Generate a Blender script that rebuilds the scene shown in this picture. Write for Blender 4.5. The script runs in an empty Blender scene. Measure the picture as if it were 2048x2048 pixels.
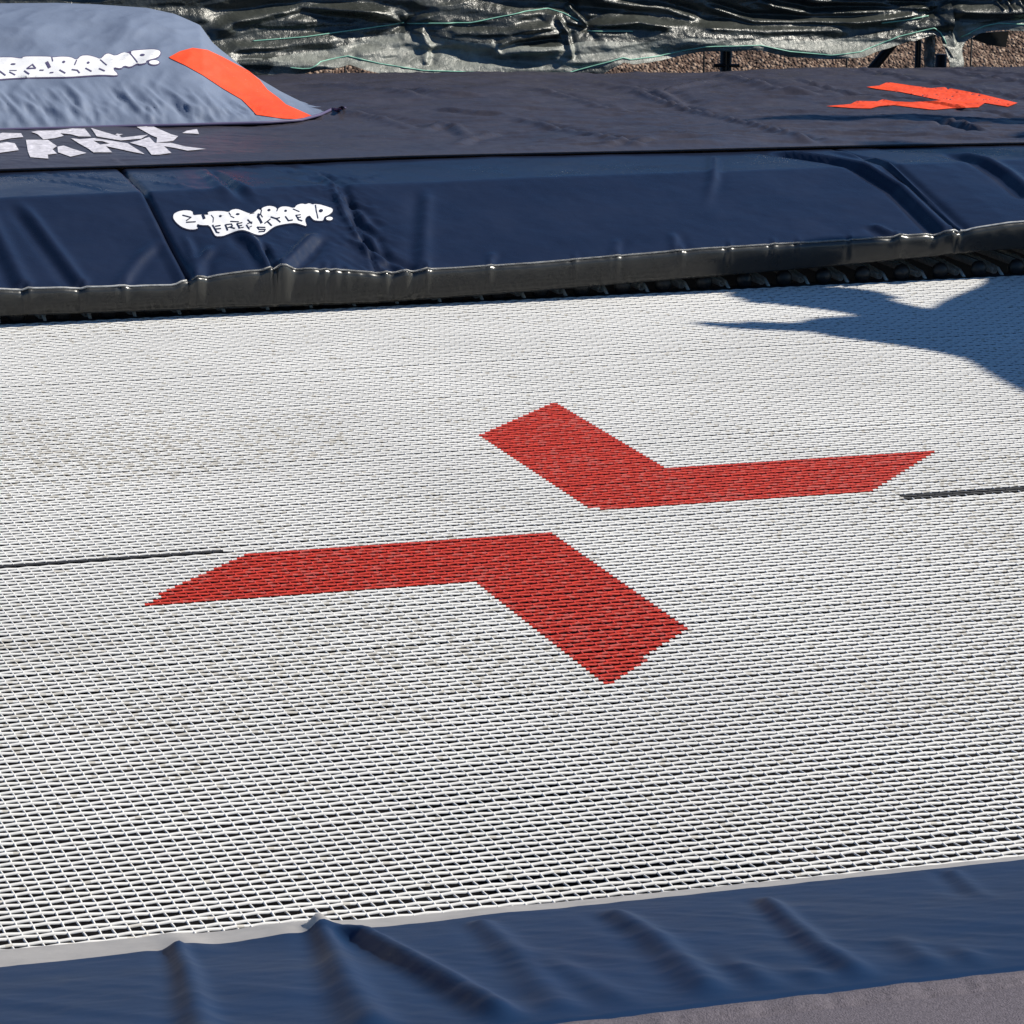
import bpy, math
import numpy as np
from mathutils import Vector, Matrix
from mathutils.bvhtree import BVHTree
from mathutils.geometry import tessellate_polygon

# ------------------------------------------------------------------ camera, light, exposure
scene = bpy.context.scene
C = scene.collection
CAM = np.array([-1.50742689, -4.19376684, 1.08592482])
FW = np.array([0.31194204, 0.92081252, -0.23408646])
RT = np.array([0.94791736, -0.31832614, 0.01100698])
UP = np.array([0.06438047, 0.22532816, 0.97215347])
FPX = 7048.85
cd = bpy.data.cameras.new('camera')
cam = bpy.data.objects.new('camera', cd); C.objects.link(cam)
m = Matrix(((RT[0], UP[0], -FW[0], CAM[0]), (RT[1], UP[1], -FW[1], CAM[1]), (RT[2], UP[2], -FW[2], CAM[2]), (0, 0, 0, 1)))
cam.matrix_world = m
cd.sensor_width = 36; cd.lens = FPX / 2048 * 36; cd.clip_end = 500; cd.clip_start = 0.05
scene.camera = cam

SUN_EL = math.radians(40)
LDX, LDY = -0.978, 0.208                       # the way the light travels over the ground
w = bpy.data.worlds.new('World'); scene.world = w; w.use_nodes = True
nt = w.node_tree; bg = nt.nodes['Background']
sky = nt.nodes.new('ShaderNodeTexSky'); sky.sky_type = 'NISHITA'; sky.sun_disc = False
sky.sun_elevation = SUN_EL; sky.sun_rotation = math.atan2(-LDX, -LDY)
tint = nt.nodes.new('ShaderNodeVectorMath'); tint.operation = 'MULTIPLY'; tint.inputs[1].default_value = (0.66, 0.94, 1.14)
nt.links.new(sky.outputs[0], tint.inputs[0]); nt.links.new(tint.outputs[0], bg.inputs[0]); bg.inputs[1].default_value = 0.055
sky.ozone_density = 6.0; sky.air_density = 1.0; sky.dust_density = 0.3
sl = bpy.data.lights.new('sun', 'SUN'); sl.energy = 5.0; sl.angle = math.radians(0.5); sl.color = (1, 0.945, 0.83)
so = bpy.data.objects.new('sun', sl); C.objects.link(so)
sd = Vector((LDX * math.cos(SUN_EL), LDY * math.cos(SUN_EL), -math.sin(SUN_EL)))
so.rotation_euler = sd.to_track_quat('-Z', 'Y').to_euler(); so.location = (3, -6, 6)
scene.view_settings.view_transform = 'Standard'; scene.view_settings.look = 'None'
scene.view_settings.gamma = 1; scene.view_settings.exposure = 0.30
scene.view_settings.use_curve_mapping = False

# ------------------------------------------------------------------ helpers
def ray(px, py):
    return FW + ((px - 1024) / FPX) * RT - ((py - 1024) / FPX) * UP
def at_z(px, py, z):
    d = ray(px, py); return CAM + d * ((z - CAM[2]) / d[2])
def at_y(px, py, Y):
    d = ray(px, py); return CAM + d * ((Y - CAM[1]) / d[1])
def on_surf(px, py, zf, t0=2.0, t1=14.0):
    d = ray(px, py); ts = np.linspace(t0, t1, 3000)
    P = CAM + ts[:, None] * d
    below = P[:, 2] < zf(P[:, 0], P[:, 1])
    i = int(np.argmax(below)) if below.any() else len(ts) - 1
    return P[i]

def hsh(i, j, s):
    n = (i * 374761393 + j * 668265263 + s * 974711) & 0x7fffffff
    n = ((n ^ (n >> 13)) * 1274126177) & 0x7fffffff
    return ((n ^ (n >> 16)) & 0xffff) / 65535.0
def vnoise(x, y, s=0):
    x = np.asarray(x, float); y = np.asarray(y, float)
    xi = np.floor(x).astype(np.int64); yi = np.floor(y).astype(np.int64)
    fx = x - xi; fy = y - yi; fx = fx * fx * (3 - 2 * fx); fy = fy * fy * (3 - 2 * fy)
    a = hsh(xi, yi, s); b = hsh(xi + 1, yi, s); c = hsh(xi, yi + 1, s); d = hsh(xi + 1, yi + 1, s)
    return (a + (b - a) * fx) * (1 - fy) + (c + (d - c) * fx) * fy - 0.5
def fbm(x, y, s=0, o=4, g=0.5):
    r = 0; A = 1
    for k in range(o):
        r = r + A * vnoise(x * 2 ** k + 17 * k, y * 2 ** k - 9 * k, s + k); A *= g
    return r
def ridged(x, y, s=0, o=4, g=0.55):
    r = 0; A = 1
    for k in range(o):
        r = r + A * (0.5 - np.abs(vnoise(x * 2 ** k + 7 * k, y * 2 ** k - 5 * k, s + k)) * 2); A *= g
    return r
def sstep(a, b, x):
    t = np.clip((x - a) / (b - a), 0, 1); return t * t * (3 - 2 * t)

def crease(X, Y, pts, wd, amp, asym=0.0, fade0=0.15, fade1=0.25, widen=0.0):
    """height added by a fold running along pts; asym>0 digs a valley on its left side, <0 on its right"""
    pts = np.asarray([(p[0], p[1]) for p in pts], float)
    best = np.full(X.shape, 1e9); sg = np.zeros(X.shape); al = np.zeros(X.shape)
    L = np.concatenate([[0], np.cumsum(np.hypot(*(pts[1:] - pts[:-1]).T))]); T = L[-1]
    for k in range(len(pts) - 1):
        a, b = pts[k], pts[k + 1]; v = b - a; l2 = v @ v
        t = np.clip(((X - a[0]) * v[0] + (Y - a[1]) * v[1]) / l2, 0, 1)
        dx = X - a[0] - t * v[0]; dy = Y - a[1] - t * v[1]; d = np.hypot(dx, dy)
        cr = v[0] * dy - v[1] * dx
        mk = d < best
        best = np.where(mk, d, best); sg = np.where(mk, np.sign(cr), sg); al = np.where(mk, (L[k] + t * math.sqrt(l2)) / T, al)
    ww = wd * (1 + widen * al)
    s = best * sg / ww
    env = sstep(0, max(fade0, 1e-3), al) * (1 - sstep(1 - max(fade1, 1e-3), 1.0, al)) if fade1 > 0 else sstep(0, max(fade0, 1e-3), al)
    h = np.exp(-s * s)
    if asym: h = h - abs(asym) * np.exp(-(s - np.sign(asym) * 1.7) ** 2 / 1.2)
    return amp * env * h

def link(o, parent=None):
    C.objects.link(o)
    if parent is not None: o.parent = parent
    return o
def mesh_np(name, V, F, mats, parent=None, mi=None, smooth=True):
    V = np.asarray(V, np.float32); F = np.asarray(F, np.int32); n = F.shape[1]
    me = bpy.data.meshes.new(name)
    me.vertices.add(len(V)); me.vertices.foreach_set('co', V.ravel())
    me.loops.add(F.size); me.loops.foreach_set('vertex_index', F.ravel())
    me.polygons.add(len(F)); me.polygons.foreach_set('loop_start', np.arange(0, F.size, n, dtype=np.int32))
    if not isinstance(mats, (list, tuple)): mats = [mats]
    for mm in mats: me.materials.append(mm)
    if mi is not None: me.polygons.foreach_set('material_index', np.asarray(mi, np.int32))
    me.polygons.foreach_set('use_smooth', np.full(len(F), smooth))
    me.update(calc_edges=True); me.validate()
    return link(bpy.data.objects.new(name, me), parent)
def mesh_py(name, V, F, mat, parent=None, smooth=False):
    me = bpy.data.meshes.new(name); me.from_pydata([tuple(map(float, v)) for v in V], [], F)
    me.materials.append(mat)
    for p in me.polygons: p.use_smooth = smooth
    me.update()
    return link(bpy.data.objects.new(name, me), parent)
def gridfaces(nu, nv):
    i = np.arange(nu - 1)[:, None]; j = np.arange(nv - 1)[None, :]
    a = i * nv + j
    return np.stack([a, a + nv, a + nv + 1, a + 1], -1).reshape(-1, 4)
def empty(name, loc, label, cat, group=None):
    o = bpy.data.objects.new(name, None); o.location = loc; C.objects.link(o); tag(o, label, cat, group); return o
def tag(o, label=None, cat=None, group=None, kind=None):
    if label: o['label'] = label
    if cat: o['category'] = cat
    if group: o['group'] = group
    if kind: o['kind'] = kind
    return o
def keep(o, root):                              # world-space mesh under an Empty that is not at the origin
    o.parent = root; o.matrix_parent_inverse = Matrix.Translation(root.location).inverted(); return o
def tube_geo(path, r, n=8, cap=True):
    path = [Vector(p) for p in path]; V = []; F = []
    if not hasattr(r, '__len__'): r = [r] * len(path)
    for k, p in enumerate(path):
        t = (path[min(k + 1, len(path) - 1)] - path[max(k - 1, 0)]).normalized()
        a = t.orthogonal().normalized() if k == 0 else (a - t * a.dot(t)).normalized()
        b = t.cross(a)
        for q in range(n):
            th = 2 * math.pi * q / n; V.append(p + (a * math.cos(th) + b * math.sin(th)) * r[k])
    for k in range(len(path) - 1):
        for q in range(n):
            F.append((k * n + q, k * n + (q + 1) % n, (k + 1) * n + (q + 1) % n, (k + 1) * n + q))
    if cap:
        F.append(tuple(range(n - 1, -1, -1))); F.append(tuple(range((len(path) - 1) * n, len(path) * n)))
    return V, F
def tube(name, path, r, mat, parent=None, n=8):
    V, F = tube_geo(path, r, n); return mesh_py(name, V, F, mat, parent, True)
def merge(parts):
    V = []; F = []
    for v, f in parts:
        o = len(V); V += list(v); F += [tuple(i + o for i in q) for q in f]
    return V, F
def box_geo(c, s, rot=None, bev=0.0):
    c = Vector(c); V = []
    for x in (-1, 1):
        for y in (-1, 1):
            for z in (-1, 1):
                v = Vector((x * s[0] / 2, y * s[1] / 2, z * s[2] / 2))
                if rot is not None: v = rot @ v
                V.append(c + v)
    F = [(0, 1, 3, 2), (4, 6, 7, 5), (0, 4, 5, 1), (2, 3, 7, 6), (0, 2, 6, 4), (1, 5, 7, 3)]
    return V, F

# ------------------------------------------------------------------ materials
def mat(name, col, rough=0.5, spec=0.5, metal=0.0, noise=None, bump=None, sheen=0.0, coat=0.0):
    """noise=(scale, amount) colour mottling ; bump=[(scale, distance), ...]"""
    mm = bpy.data.materials.new(name); mm.use_nodes = True
    n = mm.node_tree.nodes; l = mm.node_tree.links; b = n['Principled BSDF']
    b.inputs['Base Color'].default_value = (*col, 1); b.inputs['Roughness'].default_value = rough
    b.inputs['Specular IOR Level'].default_value = spec; b.inputs['Metallic'].default_value = metal
    b.inputs['Coat Weight'].default_value = coat; b.inputs['Coat Roughness'].default_value = 0.15
    if sheen: b.inputs['Sheen Weight'].default_value = sheen
    tc = n.new('ShaderNodeTexCoord')
    if noise:
        mix = None; prev = None
        nz = n.new('ShaderNodeTexNoise'); nz.inputs['Scale'].default_value = noise[0]; nz.inputs['Detail'].default_value = 8
        nz.inputs['Roughness'].default_value = 0.65
        l.new(tc.outputs['Object'], nz.inputs['Vector'])
        mr = n.new('ShaderNodeMapRange'); mr.inputs['From Min'].default_value = 0.3; mr.inputs['From Max'].default_value = 0.7
        mr.inputs['To Min'].default_value = 1 - noise[1]; mr.inputs['To Max'].default_value = 1 + noise[1]
        l.new(nz.outputs['Fac'], mr.inputs['Value'])
        vm = n.new('ShaderNodeVectorMath'); vm.operation = 'SCALE'; vm.inputs[0].default_value = col
        l.new(mr.outputs[0], vm.inputs['Scale']); l.new(vm.outputs[0], b.inputs['Base Color'])
        if len(noise) > 2:
            mr2 = n.new('ShaderNodeMapRange'); mr2.inputs['From Min'].default_value = 0.3; mr2.inputs['From Max'].default_value = 0.7
            mr2.inputs['To Min'].default_value = rough - noise[2]; mr2.inputs['To Max'].default_value = rough + noise[2]
            l.new(nz.outputs['Fac'], mr2.inputs['Value']); l.new(mr2.outputs[0], b.inputs['Roughness'])
    if bump:
        prev = None
        for sc, ds in bump:
            bn = n.new('ShaderNodeTexNoise'); bn.inputs['Scale'].default_value = sc; bn.inputs['Detail'].default_value = 4
            l.new(tc.outputs['Object'], bn.inputs['Vector'])
            bp = n.new('ShaderNodeBump'); bp.inputs['Distance'].default_value = ds; bp.inputs['Strength'].default_value = 1
            l.new(bn.outputs['Fac'], bp.inputs['Height'])
            if prev: l.new(prev.outputs[0], bp.inputs['Normal'])
            prev = bp
        l.new(prev.outputs[0], b.inputs['Normal'])
    return mm

M_STR = mat('white_string', (0.78, 0.765, 0.74), 0.5, 0.4, noise=(1.6, 0.09))
M_STR2 = mat('soiled_string', (0.60, 0.57, 0.52), 0.6, 0.3, noise=(5, 0.15))
M_RED = mat('red_string', (0.56, 0.042, 0.022), 0.38, 0.5, noise=(160, 0.35))
M_RED2 = mat('worn_glint_red_string', (0.56, 0.085, 0.065), 0.45, 0.4, noise=(160, 0.25))  # wear plus pinkish glints on the strings, both put into the colour
M_BLK = mat('black_string', (0.03, 0.03, 0.032), 0.5, 0.4)
M_NAVY = mat('navy_vinyl', (0.011, 0.017, 0.039), 0.30, 0.5, noise=(9, 0.12, 0.06), bump=[(900, 0.00003), (24, 0.0012)])
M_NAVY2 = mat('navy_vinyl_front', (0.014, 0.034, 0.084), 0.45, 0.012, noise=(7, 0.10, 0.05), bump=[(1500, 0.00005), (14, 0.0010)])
M_BV = mat('black_vinyl', (0.036, 0.036, 0.033), 0.30, 0.5, coat=0.4, noise=(20, 0.12, 0.06), bump=[(700, 0.0001), (40, 0.0008)])
M_PIPE_HL = mat('piping_highlight', (0.42, 0.42, 0.41), 0.3, 0.6, noise=(45, 0.45))  # pale colour stands in for the bright highlight on the pad lip
M_GV = mat('grey_vinyl', (0.36, 0.34, 0.325), 0.5, 0.4, noise=(25, 0.10), bump=[(700, 0.0001), (30, 0.001)])
M_MAT = mat('charcoal_cover', (0.050, 0.046, 0.058), 0.36, 0.5, noise=(7, 0.12, 0.06), bump=[(800, 0.00004), (34, 0.0026)])
M_TWILL = mat('grey_twill', (0.125, 0.11, 0.128), 0.8, 0.2, noise=(300, 0.30), bump=[(700, 0.0012)])
M_CUSH = mat('blue_grey_cloth', (0.160, 0.198, 0.285), 0.6, 0.3, noise=(9, 0.05), bump=[(500, 0.0002), (40, 0.0012)])
M_ORG = mat('orange_print', (0.86, 0.085, 0.024), 0.5, 0.35, noise=(14, 0.12), bump=[(60, 0.0012)])
M_WHT = mat('white_print', (0.80, 0.80, 0.82), 0.5, 0.35, noise=(60, 0.05))
M_WORN = mat('worn_white_print', (0.62, 0.60, 0.66), 0.55, 0.3, noise=(60, 0.32))
M_INK = mat('dark_ink', (0.012, 0.016, 0.04), 0.5, 0.4)
M_EDGE = mat('purple_ink', (0.10, 0.085, 0.17), 0.5, 0.4)
M_TARP = mat('black_woven_tarp', (0.042, 0.046, 0.041), 0.30, 0.7, noise=(8, 0.35, 0.09), bump=[(450, 0.0008), (60, 0.003)])
M_TARP2 = mat('grey_sheen_tarp', (0.20, 0.21, 0.19), 0.40, 0.6, noise=(30, 0.35, 0.10), bump=[(450, 0.0010), (60, 0.003)])  # grey areas of the tarp, with their gloss put into the colour
M_GREEN = mat('green_thread', (0.28, 0.60, 0.46), 0.45, 0.5)
M_STEEL = mat('zinc_steel', (0.60, 0.60, 0.57), 0.35, 0.5, 0.2, noise=(60, 0.2))
M_DKST = mat('black_painted_steel', (0.012, 0.012, 0.013), 0.5, 0.4)
M_PLA = mat('weathered_plastic_film', (0.20, 0.20, 0.19), 0.25, 0.5, noise=(60, 0.5), bump=[(120, 0.004)])
M_RUB = mat('black_rubber', (0.020, 0.020, 0.022), 0.40, 0.4)
M_SHADE = mat('painted_shade', (0.010, 0.009, 0.010), 0.9, 0.1, noise=(3, 0.3))  # near-black colour stands in for the shade under the bed

def gravel_mat(name, dark, lite, sc):
    mm = bpy.data.materials.new(name); mm.use_nodes = True
    n = mm.node_tree.nodes; l = mm.node_tree.links; b = n['Principled BSDF']
    b.inputs['Roughness'].default_value = 0.85; b.inputs['Specular IOR Level'].default_value = 0.2
    tc = n.new('ShaderNodeTexCoord'); v = n.new('ShaderNodeTexVoronoi'); v.inputs['Scale'].default_value = sc
    l.new(tc.outputs['Object'], v.inputs['Vector'])
    r = n.new('ShaderNodeValToRGB'); r.color_ramp.elements[0].color = (*dark, 1); r.color_ramp.elements[1].color = (*lite, 1)
    e = r.color_ramp.elements.new(0.5); e.color = (0.14, 0.088, 0.066, 1)
    sep = n.new('ShaderNodeSeparateColor'); l.new(v.outputs['Color'], sep.inputs[0]); l.new(sep.outputs[0], r.inputs[0])
    l.new(r.outputs[0], b.inputs['Base Color'])
    inv = n.new('ShaderNodeMath'); inv.operation = 'SUBTRACT'; inv.inputs[0].default_value = 1; l.new(v.outputs['Distance'], inv.inputs[1])
    bp = n.new('ShaderNodeBump'); bp.inputs['Distance'].default_value = 1.0 / sc; l.new(inv.outputs[0], bp.inputs['Height'])
    l.new(bp.outputs[0], b.inputs['Normal'])
    return mm
M_GRAV = gravel_mat('gravel', (0.035, 0.024, 0.020), (0.34, 0.25, 0.19), 85)

# ------------------------------------------------------------------ ground
GZ = -0.75
g = mesh_py('ground', [(-150, -150, GZ), (150, -150, GZ), (150, 150, GZ), (-150, 150, GZ)], [(0, 1, 2, 3)], M_GRAV)
tag(g, kind='structure')
# gravel bank rising behind the fence, real stones pushed up from its surface
def bank():
    xs = np.arange(-1.0, 6.4, 0.0075); t = np.arange(0, 1.9, 0.0055)
    X, T = np.meshgrid(xs, t, indexing='ij')
    h = np.zeros(X.shape)
    for s, sc, a in ((1, 95, 0.007), (2, 150, 0.004)):
        gx = X * sc; gy = T * sc; ix = np.floor(gx).astype(np.int64); iy = np.floor(gy).astype(np.int64)
        best = np.full(X.shape, 9.0)
        for dx in (-1, 0, 1):
            for dy in (-1, 0, 1):
                px = ix + dx + 0.15 + 0.7 * hsh(ix + dx, iy + dy, s * 3); py = iy + dy + 0.15 + 0.7 * hsh(ix + dx, iy + dy, s * 3 + 1)
                best = np.minimum(best, np.hypot(gx - px, gy - py))
        h += a * np.sqrt(np.clip(1 - (best / 0.75) ** 2, 0, 1))
    h += 0.03 * fbm(X * 1.2, T * 1.2, 5)
    Y = 6.2 + T * 0.80 - h * 0.6; Z = GZ - 0.02 + T * 0.62 + h * 0.8
    o = mesh_np('gravel_bank', np.stack([X, Y, Z], -1).reshape(-1, 3), gridfaces(*X.shape), M_GRAV, smooth=True)
    tag(o, kind='structure')
bank()
shade_sheet = mesh_py('shade_floor', [(-16, -12, GZ + .004), (14, -12, GZ + .004), (14, 4.4, GZ + .004), (-16, 4.4, GZ + .004)], [(0, 1, 2, 3)], M_SHADE)  # near-black sheet added for under-bed shade and dark reflections in the near pad
tag(shade_sheet, kind='structure')

# ------------------------------------------------------------------ trampoline
TR = empty('trampoline', (0, 0, 0), 'large rectangular trampoline with white woven bed, two red angle marks and navy blue edge pads', 'trampoline')

UPIT, VPIT = 0.01315, 0.01400
MARK1 = np.array([(.2276, .733), (.2276, .260), (.639, .260), (.452, .058), (.062, .052), (.040, .075), (.044, .536)])
MARK2 = np.array([(-.2195, -.722), (-.2195, -.250), (-.637, -.250), (-.450, -.048), (-.062, -.042), (-.0486, -.052), (-.0486, -.524)])
def inside(px, py, poly):
    r = np.zeros(px.shape, bool); n = len(poly)
    for i in range(n):
        x1, y1 = poly[i]; x2, y2 = poly[(i + 1) % n]
        if y1 == y2: continue
        c = ((y1 > py) != (y2 > py)) & (px < (x2 - x1) * (py - y1) / (y2 - y1) + x1); r ^= c
    return r
def build_bed():
    x0, x1, y0, y1 = -1.62, 1.98, -1.52, 1.585
    ni = int((x1 - x0) / UPIT); nj = int((y1 - y0) / VPIT)
    xi = x0 + np.arange(ni + 1) * UPIT; yj = y0 + np.arange(nj + 1) * VPIT
    rng = np.random.default_rng(4)
    jy = rng.normal(0, 0.00055, nj + 1) + 0.0007 * np.where(np.arange(nj + 1) % 2, 1, -1)
    jx = rng.normal(0, 0.00045, ni + 1)
    sag = lambda X, Y: -0.006 * np.clip(1 - (X / 2.2) ** 2, 0, 1) * np.clip(1 - (Y / 1.6) ** 2, 0, 1) * 0 
    AMP = 0.00050; R = 0.00150
    ang = np.radians([-35, 22, 90, 158, 215])
    out = {'white': [], 'red1': [], 'red2': [], 'blk1': [], 'blk2': []}
    for axis in (0, 1):
        if axis == 0: na, nb, pa, pb, ja = ni, nj, xi, yj, jy
        else: na, nb, pa, pb, ja = nj, ni, yj, xi, jx
        S = 2 * na + 1; s = np.arange(S); along = pa[0] + s * (pa[1] - pa[0]) / 2
        k = np.arange(nb + 1)
        lift = np.where(s[None, :] % 2 == 0, np.cos(np.pi * (s[None, :] // 2 + k[:, None])), 0.0) * AMP * (1 if axis == 0 else -1)
        cross = pb[:, None] + ja[:, None] + 0.0004 * vnoise(k[:, None] * 3.1 + 0 * s[None, :], s[None, :] * 0.13, 3 + axis)
        rad = R * (1.00 if axis == 0 else 0.68); wid_ = 1.58 if axis == 0 else 1.1
        A = along[None, :, None] + 0 * cross[..., None] + 0 * ang; B = cross[..., None] + np.cos(ang) * rad * wid_; Z = lift[..., None] + np.sin(ang) * rad - (0 if axis == 0 else 0.0006)
        V = np.stack([A, B, Z] if axis == 0 else [B, A, Z], -1)            # nb+1, S, 5, 3
        idx = np.arange(V.shape[0] * S * 5).reshape(V.shape[0], S, 5)
        f = np.stack([idx[:, :-1, :-1], idx[:, 1:, :-1], idx[:, 1:, 1:], idx[:, :-1, 1:]], -1)
        if axis == 0: f = f[..., ::-1]
        mx = (along[:-1] + along[1:]) / 2
        CX = mx[None, :] + 0 * cross[:, :-1]; CY = cross[:, :-1]
        if axis == 1: CX, CY = CY, CX
        # snap the dyed areas to whole cells, as the weave does
        qx = (np.floor((CX - x0) / UPIT + 0.5)) * UPIT + x0; qy = (np.floor((CY - y0) / VPIT + 0.5)) * VPIT + y0
        r1 = inside(qx, qy, MARK1); r2 = inside(qx, qy, MARK2)
        bl = (np.abs(CY - 0.018) < 0.0108) & (CX > 0.472); bL = (np.abs(CY + 0.026) < 0.0108) & (CX < -0.474)
        cls = np.where(r1, 1, np.where(r2, 2, np.where(bl, 3, np.where(bL, 4, 0))))
        for c, nm in enumerate(('white', 'red1', 'red2', 'blk1', 'blk2')):
            fs = f[cls == c].reshape(-1, 4)
            if len(fs):
                u, inv = np.unique(fs, return_inverse=True); out[nm].append((V.reshape(-1, 3)[u], inv.reshape(-1, 4)))
    for nm, mt, on, lab in (('white', M_STR, 'bed', None), ('red1', M_RED, 'angle_mark', 'red angle mark on the far right of the bed centre'),
                       ('red2', M_RED, 'angle_mark', 'red angle mark on the near left of the bed centre'),
                       ('blk1', M_BLK, 'centre_line', 'black centre line running out to the right'), ('blk2', M_BLK, 'centre_line', 'black centre line running out to the left')):
        Vs = []; Fs = []; o = 0
        for v, q in out[nm]: Vs.append(v); Fs.append(q + o); o += len(v)
        FF = np.concatenate(Fs); VV = np.concatenate(Vs); ns = len(FF) // 4; ctr = VV[FF[::4, 0]]
        rnd = rng.random(ns); fl = 0 * rnd
        if nm == 'white':
            dirt = fbm(ctr[:, 0] * 1.7, ctr[:, 1] * 1.7, 15, 4) + 0.25 * np.exp(-((ctr[:, 0] / .7) ** 2 + (ctr[:, 1] / .5) ** 2)); fl = rnd < np.clip(0.05 + 0.55 * (dirt - 0.05), 0.02, 0.6)
        elif nm.startswith('red'): fl = rnd < np.clip(0.20 + 0.25 * fbm(ctr[:, 0] * 9, ctr[:, 1] * 9, 16, 3), 0.02, .6)
        ob = mesh_np(on, VV, FF, [mt, {'white': M_STR2, 'red1': M_RED2, 'red2': M_RED2}.get(nm, mt)], TR, mi=np.repeat(fl.astype(int), 4))
        if lab: ob['label'] = lab
build_bed()

# webbing and springs on the far side
def strip_box(name, x0, x1, y0, y1, z0, z1, mt, parent, wob=0.0):
    xs = np.linspace(x0, x1, 120); V = []; F = []
    for i, x in enumerate(xs):
        a = wob * math.sin(i * 1.7); V += [(x, y0 + a, z0), (x, y1 + a, z0), (x, y1 + a, z1), (x, y0 + a, z1)]
    for i in range(len(xs) - 1):
        for k in range(4):
            a = i * 4 + k; b = i * 4 + (k + 1) % 4; F.append((a, b, b + 4, a + 4))
    return mesh_py(name, V, F, mt, parent)
strip_box('bed_webbing', -1.62, 1.98, 1.578, 1.612, -0.004, 0.001, M_BLK, TR, 0.0008)
def spring_geo(x, y0, y1, z):
    turns = 34; n = turns * 8; path = []
    for i in range(n + 1):
        t = i / n; a = t * turns * 2 * math.pi; path.append((x + 0.006 * math.cos(a), y0 + (y1 - y0) * t, z + 0.006 * math.sin(a)))
    return tube_geo(path, 0.0016, 5)
def knob_geo(c, r):
    V = []; F = []; nu, nv = 12, 8
    for j in range(nv + 1):
        ph = math.pi * j / nv
        for i in range(nu):
            th = 2 * math.pi * i / nu; V.append((c[0] + r * math.sin(ph) * math.cos(th), c[1] + 0.6 * r * math.cos(ph), c[2] + r * math.sin(ph) * math.sin(th)))
    for j in range(nv):
        for i in range(nu): F.append((j * nu + i, j * nu + (i + 1) % nu, (j + 1) * nu + (i + 1) % nu, (j + 1) * nu + i))
    return V, F
sp_me = None
k = 0; x = -1.0
while x < 1.95:
    if sp_me is None:
        V, F = spring_geo(0, 1.625, 1.86, 0.004); V2, F2 = tube_geo([(0, 1.86, .016), (0, 1.70, .016), (0, 1.615, .010), (0, 1.594, -.002)], .0032, 6)
        V, F = merge([(V, F), (V2, F2)])
        s0 = mesh_py('spring', V, F, M_STEEL, TR, True); sp_me = s0.data; s0.location.x = x
        Vk, Fk = knob_geo((0.030, 1.600, 0.013), 0.0165); k0 = mesh_py('end_knob', Vk, Fk, M_RUB, s0, True); kn_me = k0.data
    else:
        s1 = s0.copy(); C.objects.link(s1); s1.parent = TR; s1.location.x = x
        k1 = k0.copy(); C.objects.link(k1); k1.parent = s1
    x += 0.0775
# tubular steel frame under the far pad and the near pad, with legs
for yy in (1.90, -1.80):
    fr = tube('frame_tube', [(-3.0, yy, 0.03), (3.1, yy, 0.03)], 0.024, M_STEEL, TR, 16)
mesh_py('shade_backing', [(-3.0, 1.93, .03), (4.6, 1.93, .03), (4.6, 1.93, GZ), (-3.0, 1.93, GZ), (-3.0, 1.935, .03), (4.6, 1.935, .03), (4.6, 1.935, GZ), (-3.0, 1.935, GZ)], [(3, 2, 1, 0), (4, 5, 6, 7), (0, 1, 5, 4), (2, 3, 7, 6), (1, 2, 6, 5), (3, 0, 4, 7)], M_RUB, TR)  # black sheet added behind the springs as the shade under the pad
for lx, ly in ((-2.6, 1.9), (2.7, 1.9), (-2.6, -1.8), (2.7, -1.8)):
    tube('leg', [(lx, ly, 0.02), (lx, ly, GZ)], 0.024, M_STEEL, TR, 12)

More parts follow.
